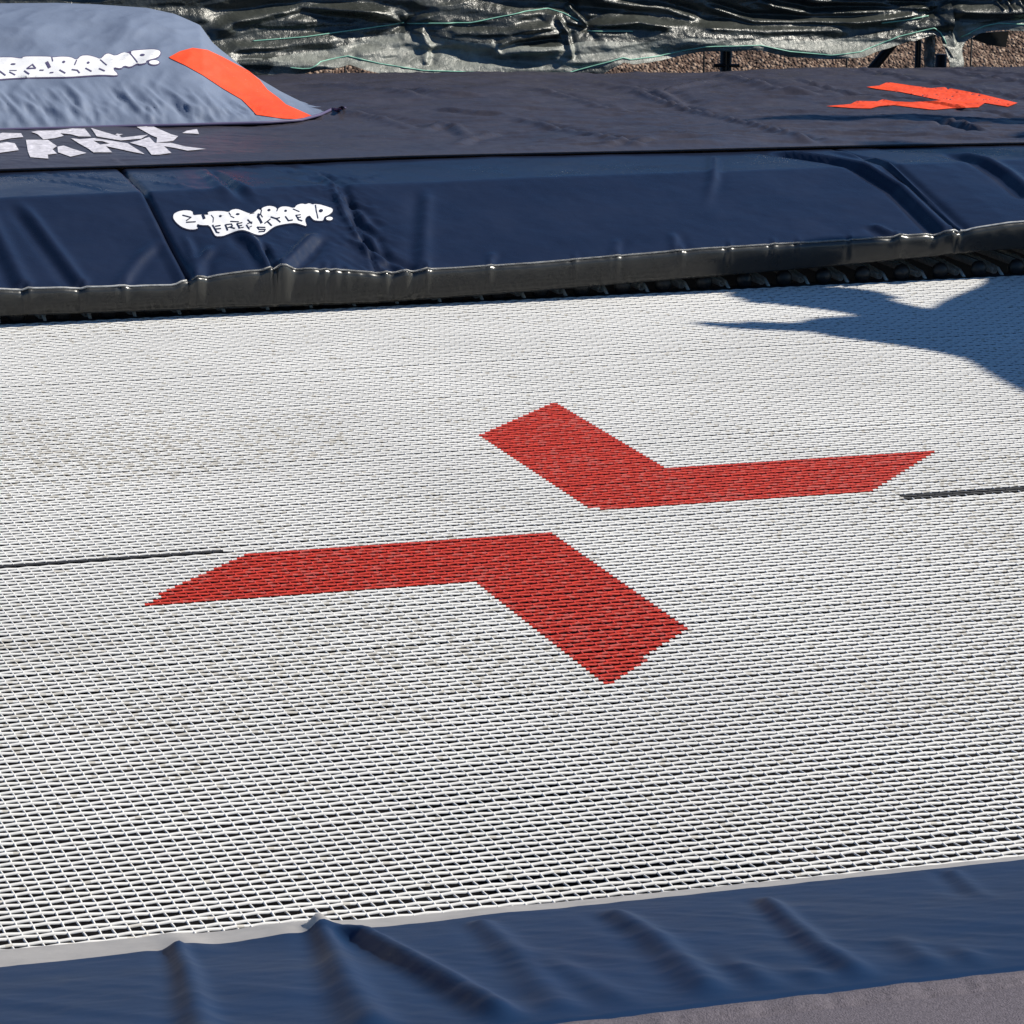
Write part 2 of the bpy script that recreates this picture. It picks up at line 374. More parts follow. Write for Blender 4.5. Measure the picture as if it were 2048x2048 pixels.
# ---- far pad
xt = np.array([-0.6, -0.466, -0.169, -0.152, 0.014, 0.191, 0.463, 0.78, 1.069, 1.266, 1.385, 1.6, 2.4])
lipz = np.array([.068, .068, .061, .069, .084, .067, .071, .083, .088, .094, .106, .112, .112])
xb = np.array([-0.6, -0.463, -0.156, 0.179, 0.47, 0.789, 1.079, 1.337, 1.7, 2.4])
botz = np.array([.02, .02, .016, .012, .019, .030, .041, .054, .062, .062])
def pad_z(X, Y):
    lz = np.interp(X, xt, lipz); t = np.clip((Y - 1.54) / 0.335, 0, 1)
    return np.where(Y < 1.54, -1.0, lz + (0.170 - lz) * t) + 0 * X
def PS(pts): return [on_surf(a, b, pad_z)[:2] for a, b in pts]
far_creases = [  # px polyline, width, amp, asym, fade0, fade1, widen
    ([(32, 394), (95, 475), (160, 562)], .012, .007, -.8, .3, .0, 0), ([(-40, 400), (0, 475), (45, 562)], .014, .007, -.8, .3, 0, 0),
    ([(322, 471), (275, 520), (240, 568)], .010, .005, .5, .3, 0, 0), ([(0, 352), (140, 366), (245, 392)], .006, .003, .8, .2, .3, 0),
    ([(60, 346), (180, 356), (270, 372)], .006, .003, .8, .2, .3, 0), ([(300, 350), (350, 358), (400, 360)], .006, .003, .6, .2, .3, 0),
    ([(300, 366), (350, 372), (390, 376)], .006, .003, .6, .2, .3, 0),
    ([(407, 340), (440, 375), (478, 417)], .012, .007, .8, .1, .4, 0), ([(435, 340), (475, 368), (525, 420)], .010, .005, -.8, .1, .4, 0),
    ([(470, 455), (515, 492), (545, 541)], .012, .009, -.6, .3, 0, 0), ([(640, 462), (600, 500), (568, 532)], .011, .010, .7, .3, 0, 0),
    ([(430, 488), (402, 520), (397, 566)], .009, .006, .5, .3, 0, 0), ([(365, 460), (380, 495), (393, 560)], .008, .004, .5, .3, 0, 0),
    ([(675, 386), (691, 432), (752, 530)], .008, .006, .9, .1, 0, 0), ([(640, 350), (700, 438), (740, 475), (772, 540)], .008, .006, .9, .1, 0, 0),
    ([(685, 470), (754, 511), (812, 540)], .009, .006, .9, .2, 0, 0), ([(660, 400), (712, 418), (760, 470)], .008, .004, .8, .2, .3, 0),
    ([(620, 360), (700, 366), (790, 345)], .006, .003, .8, .2, .3, 0), ([(600, 345), (680, 350), (740, 366)], .006, .003, .8, .2, .3, 0),
    ([(856, 372), (850, 450), (845, 540)], .012, .005, -.5, .2, 0, 0), ([(990, 500), (979, 520), (972, 540)], .008, .003, .5, .3, 0, 0),
    ([(1428, 312), (1426, 360), (1405, 430)], .007, .006, .3, .1, .5, .6),
    ([(1530, 302), (1677, 323), (1735, 338), (1802, 378), (1895, 474)], .010, .010, -1.0, .15, 0, .3),
    ([(1640, 300), (1755, 323), (1822, 372), (1918, 468)], .007, .007, .9, .15, 0, .2),
    ([(1740, 445), (1775, 462), (1800, 484)], .010, .006, -.6, .3, 0, 0),
    ([(1900, 305), (2020, 350), (2080, 400)], .014, .009, -1.0, .2, .1, 0),
    ([(1240, 470), (1228, 500), (1226, 528)], .008, .003, .5, .4, 0, 0), ([(1345, 460), (1350, 490), (1356, 520)], .009, .004, .5, .4, 0, 0)]
fseam = [(645, 346), (690, 420), (735, 490), (752, 540)]
seams = [[(237, 335), (291, 386), (330, 465), (363, 553), (364, 625)], [(1667, 298), (1755, 326), (1820, 373), (1915, 465), (1925, 500)]]
pleats = [[(556, 470), (551, 537), (559, 600)]]
nicks = [45, 158, 240, 370, 397, 551, 640, 662, 685, 845, 972, 1142, 1228, 1356, 1452, 1540, 1590, 1695, 1788, 1895, 1912]

mxe = np.array([-3, -0.345, -0.096, 0.21, 0.417, 0.67, 0.907, 1.264, 1.67, 4.9]); mye = np.array([2.19, 2.176, 2.167, 2.166, 2.171, 2.151, 2.129, 2.107, 2.062, 1.9])
def far_pad():
    XS = np.arange(-0.62, 2.42, 0.0045)
    # profile rows: skirt bottom (tucked under), skirt, rounded lip, slope, rounded fold, flat
    rows = [('under', 0.035), ('bot', 0.0)] + [('sk', t) for t in np.linspace(0.12, 0.88, 8)] + [('lip', a) for a in np.linspace(0, 90, 9)] + \
           [('sl', t) for t in np.linspace(0.02, 0.97, 66)] + [('fl', t) for t in np.linspace(0, 1, 40)]
    n = len(rows); X = np.repeat(XS[:, None], n, 1); Y = np.zeros_like(X); Z = np.zeros_like(X); K = np.zeros_like(X)
    lz = np.interp(XS, xt, lipz); bz = np.interp(XS, xb, botz); rr = 0.009
    for j, (kd, t) in enumerate(rows):
        if kd == 'under': Y[:, j] = 1.552 + t; Z[:, j] = bz + .002
        elif kd == 'bot': Y[:, j] = 1.553; Z[:, j] = bz
        elif kd == 'sk': Y[:, j] = 1.553 - 0.013 * math.sin(min(t, 1) * 1.5); Z[:, j] = bz + (lz - rr - bz) * t; K[:, j] = 0.3 + t * 0.7
        elif kd == 'lip':
            a = math.radians(t); Y[:, j] = 1.540 + rr * (1 - math.cos(a)); Z[:, j] = lz - rr + rr * math.sin(a); K[:, j] = 1
        elif kd == 'sl': Y[:, j] = 1.549 + (1.875 - 1.549) * t; Z[:, j] = lz + (0.170 - lz) * t; K[:, j] = 1
        else:
            Y[:, j] = 1.875 + t * 0.75; ye = np.interp(XS, mxe, mye); Z[:, j] = 0.170 - 0.045 * sstep(0.015, 0.06, Y[:, j] - ye); K[:, j] = 1 - sstep(-0.01, 0.03, Y[:, j] - ye)
    h = np.zeros_like(X)
    for pts, wd, am, asy, f0, f1, wid in far_creases:
        h += crease(X, Y, PS(pts), wd, am * 1.0, asy, f0, f1, wid)
    for s in seams:
        P = PS([q for q in s if q[1] < 540]); P.append(np.array([P[-1][0] + 0.002, 1.50])); h -= 1.0 * crease(X, Y, P, .0045, .011, 0, .02, 0)
    h -= crease(X, Y, PS(fseam), .004, .007, 0, .02, 0)
    for s in pleats:
        P = [at_y(q[0], 520, 1.54)[:2] + np.array([0, dy]) for q, dy in zip(s, (0.12, 0.01, -0.05))]
        h -= crease(X, Y, P, .006, .016, 0, .3, 0)
    for q in nicks:
        x0 = at_y(q, 500, 1.54)[0]; sz = 0.6 + 0.8 * float(hsh(np.int64(q), np.int64(3), 1))
        h -= sz * 0.0035 * np.exp(-((X - x0 - .4 * (Y - 1.54)) / .0035) ** 2) * np.exp(-((Y - 1.545) / .016) ** 2)
        h += sz * 0.0030 * np.exp(-((X - x0 - .007 - .4 * (Y - 1.54)) / .004) ** 2) * np.exp(-((Y - 1.548) / .022) ** 2)
    # gathered cloth around the badge panel
    ga = np.exp(-((X - 0.05) / 0.20) ** 2); h += ga * 0.0022 * fbm(X * 38 + Y * 10, Y * 26 - X * 9, 7, 3)
    gb = np.exp(-((X - 0.20) / 0.055) ** 2); h += gb * 0.0045 * ridged(X * 42 + Y * 26, Y * 30, 8, 3) - gb * .003
    h += 0.0030 * fbm(X * 5, Y * 5, 2, 3) + 0.0006 * fbm(X * 40, Y * 40, 9, 2)
    slope = (Y > 1.545)
    h = h * K
    front = np.array([kd in ('under', 'bot', 'sk', 'lip') for kd, t in rows])[None, :]
    Y = Y - np.where(front, h * 0.7, h * 0.15) - np.where(front, 0.0010 * fbm(X * 60, Z * 60, 4, 3), 0); Z = Z + np.where(front, h * 0.5 * np.clip((Z - .02) / .04, 0, 1), h)
    # split into panels at the seams, badge panel overlapping nothing: one mesh per sewn panel
    V = np.stack([X, Y, Z], -1)
    s1 = [PS([q for q in s if q[1] < 540]) for s in seams]
    def seamx(P):
        P = np.array(P); o = np.argsort(P[:, 1]); return lambda y: np.interp(y, P[o, 1], P[o, 0])
    fx1, fx2 = seamx(s1[0]), seamx(s1[1]); idx = np.arange(X.size).reshape(X.shape)
    F = gridfaces(*X.shape); cx = X.ravel()[F].mean(1); cy = Y.ravel()[F].mean(1)
    col = np.tile(np.arange(n - 1), len(XS) - 1); jl = [i for i, (kd, t) in enumerate(rows) if kd == 'lip'][6]
    reg = (cx > fx1(cy)).astype(int) + (cx > fx2(cy)).astype(int)
    labs = ['navy edge pad panel left of the seam on the far side', 'navy edge pad panel with the white badge on the far side', 'navy edge pad panel at the right end of the far side']
    allV = V.reshape(-1, 3)
    for r_ in range(3):
        sel = (reg == r_)
        for part in (0, 1):
            ss = sel & ((col >= jl) if part == 0 else (col < jl)); fs = F[ss]
            u, inv = np.unique(fs, return_inverse=True)
            if part == 0:
                po = mesh_np('edge_pad', allV[u], inv.reshape(-1, 4)[:, ::-1], M_NAVY, TR); po['label'] = labs[r_]
            else: mesh_np('skirt', allV[u], inv.reshape(-1, 4)[:, ::-1], M_BV, po)
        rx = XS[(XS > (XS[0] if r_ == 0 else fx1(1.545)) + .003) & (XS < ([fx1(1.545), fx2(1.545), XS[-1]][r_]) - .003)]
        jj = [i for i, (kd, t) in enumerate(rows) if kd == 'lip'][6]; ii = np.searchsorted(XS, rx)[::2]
        tube('piping', [V[i, jj] + np.array([0, -.0012, .0006]) for i in ii], .0019, M_PIPE_HL, po, 6)  # pale bead along the lip, painted as its highlight line
        if r_ == 1: badge_panel = po
    return allV, F, badge_panel
FPV, FPF, BADGE_PANEL = far_pad()

# ---- near pad
nyk = np.array([-1.335, -1.42, -2.02])
def npad_z(X, Y):
    return np.where(Y > -1.335, -1.0, np.where(Y > -1.42, 0.006 + (-1.335 - Y) / 0.085 * 0.016, 0.022 + np.clip((-1.42 - Y) / 0.59, 0, 1.1) * 0.140))
def NS(pts): return [on_surf(a, b, npad_z, 1.5, 6)[:2] for a, b in pts]
near_creases = [
    ([(352, 1886), (373, 1938), (400, 2048), (410, 2100)], .010, .013, -.2, .02, 0, 1.0),
    ([(638, 1843), (662, 1888), (700, 1974), (750, 2060)], .012, .015, -.2, .02, 0, 1.0),
    ([(640, 1842), (732, 1866), (890, 1958), (1034, 2048), (1090, 2090)], .013, .018, -.22, .14, 0, .6),
    ([(955, 1832), (1037, 1911), (1142, 2039), (1180, 2090)], .013, .008, -.22, .05, 0, .8),
    ([(1060, 1892), (1200, 1977), (1289, 2027), (1340, 2070)], .016, .006, -.22, .3, 0, .4),
    ([(1210, 1812), (1310, 1876), (1441, 1999), (1480, 2040)], .014, .011, -.22, .1, 0, .6),
    ([(1430, 1900), (1560, 1986), (1600, 2020)], .014, .006, -.22, .4, 0, .4),
    ([(1520, 1785), (1639, 1894), (1731, 1955), (1790, 2000)], .011, .010, -.22, .1, 0, .6),
    ([(1780, 1862), (1885, 1946), (1920, 1980)], .014, .006, -.22, .4, 0, .4),
    ([(1890, 1885), (1968, 1933), (2010, 1970)], .014, .006, -.22, .4, 0, .4),
    ([(1900, 1730), (1950, 1775), (1990, 1800)], .010, .004, -.6, .1, .4, .4), ([(1600, 1930), (1650, 1970), (1700, 2010)], .014, .005, -.22, .4, 0, .3)]
def near_pad():
    XS = np.arange(-1.75, 0.75, 0.004)
    ys = np.concatenate([np.linspace(0, 1, 14), 1 + np.linspace(0.02, 1, 150)])
    X, T = np.meshgrid(XS, ys, indexing='ij'); yb = -1.420 + 0 * X; ye = np.interp(X, [-1.0, -.6, 0], [-1.341, -1.365, -1.374])
    Y = np.where(T <= 1, ye + (yb - ye) * T, yb + (-2.14 - yb) * (T - 1))
    Z = np.where(T <= 1, 0.003 + T * 0.0145, 0.0175 + np.minimum((yb - Y) / (yb + 2.01), 1) * 0.1445)
    h = np.zeros_like(X)
    for pts, wd, am, asy, f0, f1, wid in near_creases: h += crease(X, Y, NS(pts), wd * .74, am * .58, asy, f0, f1, wid)
    h += 0.0022 * ridged(X * 9 + Y * 4.5, Y * 1.6, 25, 3, .5) * sstep(-1.46, -1.6, Y)
    h *= 1 - sstep(-1.93, -2.01, Y)
    for px_, am, wd in ((353, .004, .018), (640, .0025, .03), (560, .0035, .04), (960, .0015, .04), (270, .001, .02)):
        P = NS([(px_, 1990)])[0]; P0 = at_z(px_, 1878 - (px_ - 353) * .1, .01)
        h += am * np.exp(-((X - P0[0]) / wd) ** 2) * np.exp(-((Y + 1.40) / .06) ** 2)
    h += 0.003 * fbm(X * 4, Y * 4, 21, 3) * sstep(-1.40, -1.5, Y) * (1 - sstep(-1.93, -2.01, Y)) + 0.0005 * fbm(X * 50, Y * 50, 22, 2)
    Z = Z + h; Y2 = Y + h * 0.9 * np.exp(-((Y + 1.36) / .05) ** 2)
    V = np.stack([X, Y2, Z], -1).reshape(-1, 3); F = gridfaces(*X.shape); col = np.tile(np.arange(len(ys) - 1), len(XS) - 1)
    for part in (0, 1):
        fs = F[(col >= 13) if part == 0 else (col < 13)]; u, inv = np.unique(fs, return_inverse=True)
        if part == 0:
            po = mesh_np('edge_pad', V[u], inv.reshape(-1, 4)[:, ::-1], M_NAVY2, TR); po['label'] = 'folded navy edge pad along the near side'
        else:
            q = mesh_np('rim', V[u], inv.reshape(-1, 4)[:, ::-1], M_GV, po); q['label'] = 'pale grey rim of the near edge pad'
near_pad()

# ------------------------------------------------------------------ charcoal cover mat beyond the far pad
mxb = np.array([-3, 0.508, 1.031, 1.622, 2.308, 4.9]); myb = np.array([3.50, 3.439, 3.418, 3.364, 3.333, 3.2])
MATZ = 0.175
def mat_z(X, Y): return MATZ + 0 * X
def MS(pts): return [at_z(a, b, MATZ)[:2] for a, b in pts]
mat_creases = [
    ([(1031, 243), (1150, 270), (1310, 303)], .020, .006, .8, .1, .2, 0), ([(1050, 178), (1194, 217), (1300, 236)], .022, .005, .7, .2, .3, 0),
    ([(1260, 184), (1362, 215), (1446, 239), (1640, 293)], .018, .007, .9, .05, .1, 0), ([(840, 262), (880, 248), (912, 254), (940, 276)], .020, .005, -.5, .2, .2, 0),
    ([(1000, 262), (940, 280), (905, 300)], .020, .004, .5, .2, .3, 0), ([(1700, 140), (1860, 170), (2060, 204)], .014, .0055, .9, .1, 0, 0),
    ([(1830, 138), (1950, 155), (2070, 178)], .014, .0055, .9, .1, 0, 0), ([(1905, 138), (2060, 160)], .012, .005, .9, .1, 0, 0),
    ([(1580, 160), (1700, 190), (1900, 214), (2060, 235)], .012, .0030, -.9, .1, 0, 0), ([(1586, 262), (1800, 272), (2060, 286)], .018, .005, .8, .2, 0, 0),
    ([(1420, 150), (1560, 185), (1700, 200)], .030, .007, .8, .2, .3, 0), ([(600, 175), (760, 190), (880, 215)], .030, .006, .8, .2, .3, 0),
    ([(640, 220), (760, 240), (850, 262)], .030, .006, .8, .2, .3, 0), ([(800, 185), (900, 200), (1010, 205)], .02, .004, .8, .2, .3, 0),
    ([(1180, 165), (1320, 190), (1380, 215)], .03, .006, .8, .2, .3, 0), ([(860, 225), (960, 235), (1040, 240)], .02, .004, -.8, .2, .3, 0),
    ([(220, 320), (260, 345), (300, 352)], .01, .003, .8, .2, .3, 0), ([(1305, 190), (1370, 175), (1433, 166)], .02, .006, .6, .2, .3, 0),
    ([(1870, 240), (1930, 255), (1990, 268)], .014, .008, -.8, .2, .3, 0), ([(1180, 300), (1260, 288), (1330, 280)], .02, .004, -.8, .2, .3, 0)]
def cover_mat():
    XS = np.arange(-1.6, 4.9, 0.008); tt = np.linspace(0, 1, 190)
    X = np.repeat(XS[:, None], len(tt), 1)
    yf = np.interp(XS, mxe, mye)[:, None]; yb = np.interp(XS, mxb, myb)[:, None]
    Y = yf + (yb - yf) * tt[None, :]
    h = np.zeros_like(X)
    for pts, wd, am, asy, f0, f1, wid in mat_creases: h += crease(X, Y, MS(pts), wd * .65, am * 1.35, asy, f0, f1, wid)
    k = sstep(0, .06, tt)[None, :]
    h += 0.016 * fbm(X * 2.2 + Y * .8, Y * 2.0, 31, 3) + 0.0075 * ridged(X * 7 + Y * 16, Y * 8 - X * 2, 33, 4, .6) * sstep(-.2, 1.0, X) + 0.0015 * ridged(X * 30 + Y * 50, Y * 24, 36, 3) + .0008 * fbm(X * 40, Y * 25, 35, 2)
    Z = MATZ + h * k + 0.002
    # hem turned down at the front and the back
    V = np.stack([X, Y, Z], -1)
    front = V[:, :1].copy(); front[..., 2] -= 0.004; front[..., 1] += .004
    back = V[:, -1:].copy(); back[..., 2] -= 0.16; back[..., 1] += .012
    V = np.concatenate([front, V, back], 1); F = gridfaces(V.shape[0], V.shape[1])
    o = mesh_np('cover_mat', V.reshape(-1, 3), F[:, ::-1], M_MAT)
    tag(o, 'wide charcoal vinyl mat between navy pad and fence, with worn white letters and orange emblem', 'mat')
    return o, V.reshape(-1, 3), F
MATO, MTV, MTF = cover_mat()

# ------------------------------------------------------------------ grey mat in the near right corner
def near_mat():
    XS = np.arange(-1.9, 0.9, 0.004); ys = np.linspace(-2.022, -2.9, 170)
    X, Y = np.meshgrid(XS, ys, indexing='ij'); d = -2.022 - Y
    hem = np.exp(-((d - 0.015) / 0.010) ** 2)
    Z = 0.1665 + 0.0025 * hem - 0.0025 * np.exp(-((d - .030) / .0035) ** 2) - 0.012 * np.exp(-(d / .004) ** 2) + hem * 0.002 * fbm(X * 55, d * 40, 41, 2) + 0.0022 * ridged(X * 85 + d * 20, d * 10, 45, 2) * np.exp(-((d - .026) / .009) ** 2) + 0.004 * fbm(X * 5, Y * 5, 42, 3) * sstep(0, .1, d)
    Y = Y + 0.0015 * fbm(X * 60, 0 * X, 44, 2) * np.exp(-d / .02)
    o = mesh_np('floor_mat', np.stack([X, Y, Z], -1).reshape(-1, 3), gridfaces(*X.shape)[:, ::-1], M_TWILL)
    tag(o, 'grey twill mat with gathered hem lying over the near navy pad', 'mat')
near_mat()

# ------------------------------------------------------------------ blue grey cushion on the mat
def cushion():
    front = [(-420, 272), (-200, 268), (0, 262), (120, 259), (250, 255), (350, 253), (450, 250), (530, 248), (600, 243), (640, 232), (668, 219)]
    top = [(-420, 60), (-200, 22), (0, 8), (120, 7), (200, 10), (300, 17), (350, 28), (400, 50), (425, 85), (440, 98), (480, 130), (520, 158), (560, 182), (600, 202), (640, 214), (668, 217)]
    FR = [on_surf(a, b, lambda x, y: MATZ + .004 + 0 * x) for a, b in front]
    FR = np.array(FR)
    # silhouette ridge: its y falls from deep at the left to the tip at the right
    def rid(px): return np.interp(px, [-420, 0, 200, 320, 430, 520, 600, 668], [3.25, 3.30, 3.28, 3.24, 3.20, 3.12, 3.00, 2.875])
    TP = np.array([at_y(a, b, rid(a)) for a, b in top])
    n = 260; t = np.linspace(0, 1, n)
    def res(P):
        L = np.concatenate([[0], np.cumsum(np.linalg.norm(P[1:] - P[:-1], axis=1))]); L /= L[-1]
        return np.stack([np.interp(t, L, P[:, k]) for k in range(3)], -1)
    A, B = res(FR), res(TP); m_ = 130; s = np.linspace(0, 1, m_)
    P = A[:, None] + (B - A)[:, None] * s[None, :, None]
    Hh = np.maximum(B[:, 2] - A[:, 2], 0.0)[:, None]
    # rounded front: z rises quickly then levels to the crown
    P[..., 2] = A[:, None, 2] + Hh * (np.sin(s * math.pi / 2) ** 0.9)[None, :] * 1.0
    bul = np.sin(s * math.pi)[None, :] * Hh
    P[..., 2] += bul * 0.02
    X, Y = P[..., 0], P[..., 1]; S = s[None, :] + 0 * X; D = t[:, None] + 0 * X
    hh = 0.009 * ridged(X * 7 - Y * 5, Y * 4 + X * 2, 51, 3) * np.sin(S * math.pi) + 0.007 * fbm(X * 7, Y * 7 + S * 3, 52, 3) * np.sin(S * math.pi)
    hh += 0.009 * ridged(X * 30 + S * 6, S * 7, 53, 3) * np.exp(-((S - .10) / .10) ** 2) + .0035 * fbm(X * 70, S * 14, 54, 2) * np.exp(-((S - .05) / .05) ** 2)
    fade = np.clip(Hh * 9, 0.15, 1)
    P[..., 2] += hh * fade * sstep(0, .03, S); P[..., 1] -= hh * fade * 0.8 * sstep(0, .03, S)
    P[..., 2] = np.maximum(P[..., 2], MATZ + .003)
    # back slope down to the mat
    bk = []
    for q in np.linspace(0.08, 1, 16):
        Q = B.copy(); Q[:, 1] += q * 0.40 * np.clip(Hh[:, 0] * 8, 0.05, 1); Q[:, 2] = np.maximum(MATZ + (B[:, 2] - MATZ) * math.cos(q * math.pi / 2), MATZ - .01); bk.append(Q[:, None])
    V = np.concatenate([P] + bk, 1); F = gridfaces(V.shape[0], V.shape[1])
    o = mesh_np('cushion', V.reshape(-1, 3), F[:, ::-1], M_CUSH)
    tag(o, 'puffy blue grey cushion with orange corner stripe and white lettering, on the charcoal mat', 'cushion')
    # piping along the front edge, ending in a loose tail at the tip
    path = [p + np.array([0, -.002, .003]) for p in A[::4]] + [np.array(at_z(676, 219, MATZ + .010)), np.array(at_z(684, 215, MATZ + .02)), np.array(at_y(692, 217, 2.93))]
    pp = tube('piping', path, .0032, M_EDGE, o, 6)
    return o, V.reshape(-1, 3), F
CUO, CUV, CUF = cushion()

# ------------------------------------------------------------------ prints that follow the cloth
def bvh_of(V, F): return BVHTree.FromPolygons([tuple(v) for v in V.tolist()], [tuple(f) for f in F.tolist()])
def stroke(pts, w_):
    out = []
    for (a, b) in zip(pts[:-1], pts[1:]):
        a = np.array(a, float); b = np.array(b, float); d = b - a; L = np.hypot(*d); d /= L; nrm = np.array([-d[1], d[0]]) * w_ / 2; e = d * w_ * .3
        out.append([tuple(a - e + nrm), tuple(b + e + nrm), tuple(b + e - nrm), tuple(a - e - nrm)])
    return out
def ell(c, rx, ry, n=14): return [(c[0] + rx * math.cos(2 * math.pi * k_ / n), c[1] + ry * math.sin(2 * math.pi * k_ / n)) for k_ in range(n)]
def decal(name, polys, org, sc, bvh, off, mt, parent, step=5.0):
    import bmesh
    bm = bmesh.new()
    for poly in polys:
        loops = poly if isinstance(poly, tuple) else (poly,)
        qq = [[Vector((org[0] + a / sc, org[1] + b / sc, 0)) for a, b in lp] for lp in loops]
        vs = [bm.verts.new(v) for q in qq for v in q]
        for tri in tessellate_polygon(qq):
            try: bm.faces.new([vs[i] for i in tri])
            except ValueError: pass
    for _ in range(7):
        es = [e for e in bm.edges if e.calc_length() > step]
        if not es: break
        bmesh.ops.subdivide_edges(bm, edges=es, cuts=1)
        bmesh.ops.triangulate(bm, faces=bm.faces[:])
    dead = []
    for v in bm.verts:
        d = Vector(ray(v.co.x, v.co.y)).normalized(); hit = bvh.ray_cast(Vector(CAM), d, 30)
        if hit[0] is None: dead.append(v); continue
        nr = hit[1] if hit[1].dot(d) < 0 else -hit[1]
        v.co = hit[0] + nr * off
    bmesh.ops.delete(bm, geom=dead, context='VERTS')
    for f in bm.faces: f.smooth = True
    bmesh.ops.recalc_face_normals(bm, faces=bm.faces[:])
    me = bpy.data.meshes.new(name); bm.to_mesh(me); bm.free(); me.materials.append(mt)
    return link(bpy.data.objects.new(name, me), parent)

BV = bvh_of(FPV, FPF)
LOGO = [(40, 225), (90, 195), (170, 180), (255, 190), (262, 240), (330, 232), (370, 232), (440, 235), (425, 200), (520, 190), (610, 192), (665, 205), (700, 175), (760, 165), (830, 190), (905, 220), (960, 205), (1005, 165), (1030, 185), (1050, 150), (1120, 130), (1190, 140), (1220, 170), (1260, 140), (1330, 138), (1410, 160), (1440, 120), (1500, 105), (1540, 115), (1580, 100), (1620, 115), (1650, 110), (1700, 115), (1750, 130), (1850, 160), (1845, 200), (1790, 240), (1755, 250), (1740, 300), (1690, 300), (1640, 295), (1610, 270), (1590, 240), (1555, 250), (1530, 290), (1555, 365), (1500, 345), (1430, 325), (1340, 330), (1210, 355), (1150, 390), (1090, 440), (1030, 465), (970, 455), (900, 425), (840, 405), (770, 410), (650, 455), (600, 475), (520, 478), (490, 430), (450, 350), (350, 350), (310, 335), (300, 370), (320, 385), (280, 400), (210, 398), (130, 370), (70, 320), (35, 270)]
def chaikin(P, k=1):
    for _ in range(k):
        o_ = []
        for i in range(len(P)):
            a_, b_ = np.array(P[i], float), np.array(P[(i + 1) % len(P)], float); o_ += [tuple(a_ * .78 + b_ * .22), tuple(a_ * .22 + b_ * .78)]
        P = o_
    return P
LOGO = chaikin(LOGO)
def grow(poly, e):
    P = np.array(poly, float); n = len(P); out = []
    ar = 0.5 * sum(P[i][0] * P[(i + 1) % n][1] - P[(i + 1) % n][0] * P[i][1] for i in range(n)); sg = 1 if ar > 0 else -1
    for i in range(n):
        t = P[(i + 1) % n] - P[i - 1]; t /= max(np.hypot(*t), 1e-6); out.append(tuple(P[i] + sg * e * np.array([t[1], -t[0]])))
    return out
dk = decal('emblem_outline', [grow(LOGO, 12), ell((1810, 275), 50, 32)], (340, 390), 5.682, BV, .0008, M_INK, BADGE_PANEL)
lg = decal('emblem', [LOGO, ell((1810, 275), 38, 20)], (340, 390), 5.682, BV, .0014, M_WHT, BADGE_PANEL)
lg['label'] = 'white lettered badge on the far navy pad'
S_ = []
for pts, ww in [([(145, 240), (240, 265), (190, 300)], 12), ([(190, 320), (290, 315)], 12), ([(375, 240), (388, 275)], 30), ([(470, 240), (495, 270), (490, 320)], 8),
        ([(670, 210), (690, 240)], 8), ([(690, 250), (730, 270)], 8), ([(690, 310), (780, 315)], 12), ([(1010, 230), (1003, 260), (1040, 325)], 26), ([(1042, 180), (1030, 230), (1052, 262)], 10),
        ([(1225, 165), (1215, 192)], 10), ([(1400, 170), (1470, 200)], 10), ([(1655, 125), (1665, 200), (1682, 275)], 10), ([(905, 225), (960, 215)], 6),
        ([(487, 355), (530, 430)], 18), ([(520, 365), (572, 357)], 13), ([(522, 397), (577, 392)], 13), ([(530, 435), (560, 440)], 13),
        ([(630, 350), (655, 410)], 17), ([(640, 347), (700, 340), (710, 365), (660, 382)], 12), ([(690, 378), (738, 390)], 14),
        ([(762, 335), (792, 388)], 15), ([(770, 335), (820, 325)], 11), ([(785, 362), (818, 356)], 11), ([(790, 388), (836, 378)], 11),
        ([(872, 352), (902, 400)], 14), ([(885, 292), (930, 335)], 14), ([(885, 335), (932, 318)], 11), ([(905, 375), (930, 365)], 9),
        ([(1080, 380), (990, 376), (1010, 402), (1082, 402), (1072, 425), (1012, 428)], 13), ([(1078, 332), (1140, 285)], 13), ([(1108, 312), (1155, 358)], 15),
        ([(1150, 260), (1205, 278), (1245, 268)], 14), ([(1212, 282), (1252, 318)], 14), ([(1312, 255), (1347, 302), (1392, 295)], 14),
        ([(1432, 240), (1462, 292), (1500, 305)], 14), ([(1430, 242), (1482, 235)], 11), ([(1448, 268), (1486, 262)], 11)]:
    S_ += stroke(pts, ww)
S_ += [ell((575, 250), 15, 12), ell((770, 228), 22, 11), ell((1125, 182), 17, 14), ell((1315, 190), 15, 12), ell((1715, 188), 22, 18)]
decal('lettering', S_, (340, 390), 5.682, BV, .0021, M_INK, lg)

BC = bvh_of(CUV, CUF)
CL = [(-420, 190), (-150, 160), (0, 150), (60, 148), (150, 150), (250, 165), (265, 140), (400, 138), (560, 140), (590, 150), (700, 140), (800, 145), (870, 180), (920, 130), (1000, 125), (1080, 145), (1140, 170), (1200, 110), (1240, 105), (1310, 135), (1400, 90), (1450, 100), (1490, 110), (1490, 75), (1600, 65), (1740, 55), (1810, 70), (1825, 100), (1790, 150), (1660, 185), (1660, 210), (1590, 225), (1560, 215), (1480, 260), (1410, 240), (1370, 275), (1290, 260), (1290, 295), (1330, 330), (1335, 355), (1160, 345), (1000, 355), (800, 370), (560, 372), (300, 375), (120, 385), (0, 395), (-150, 402), (-420, 400)]
CL = chaikin(CL)
decal('emblem_outline', [grow(CL, 11), ell((1750, 205), 70, 36)], (0, 90), 5.682, BC, .0010, M_EDGE, CUO)
cl = decal('emblem', [CL, ell((1750, 205), 58, 25)], (0, 90), 5.682, BC, .0018, M_WHT, CUO)
cl['label'] = 'white lettering badge on the cushion'
S_ = []
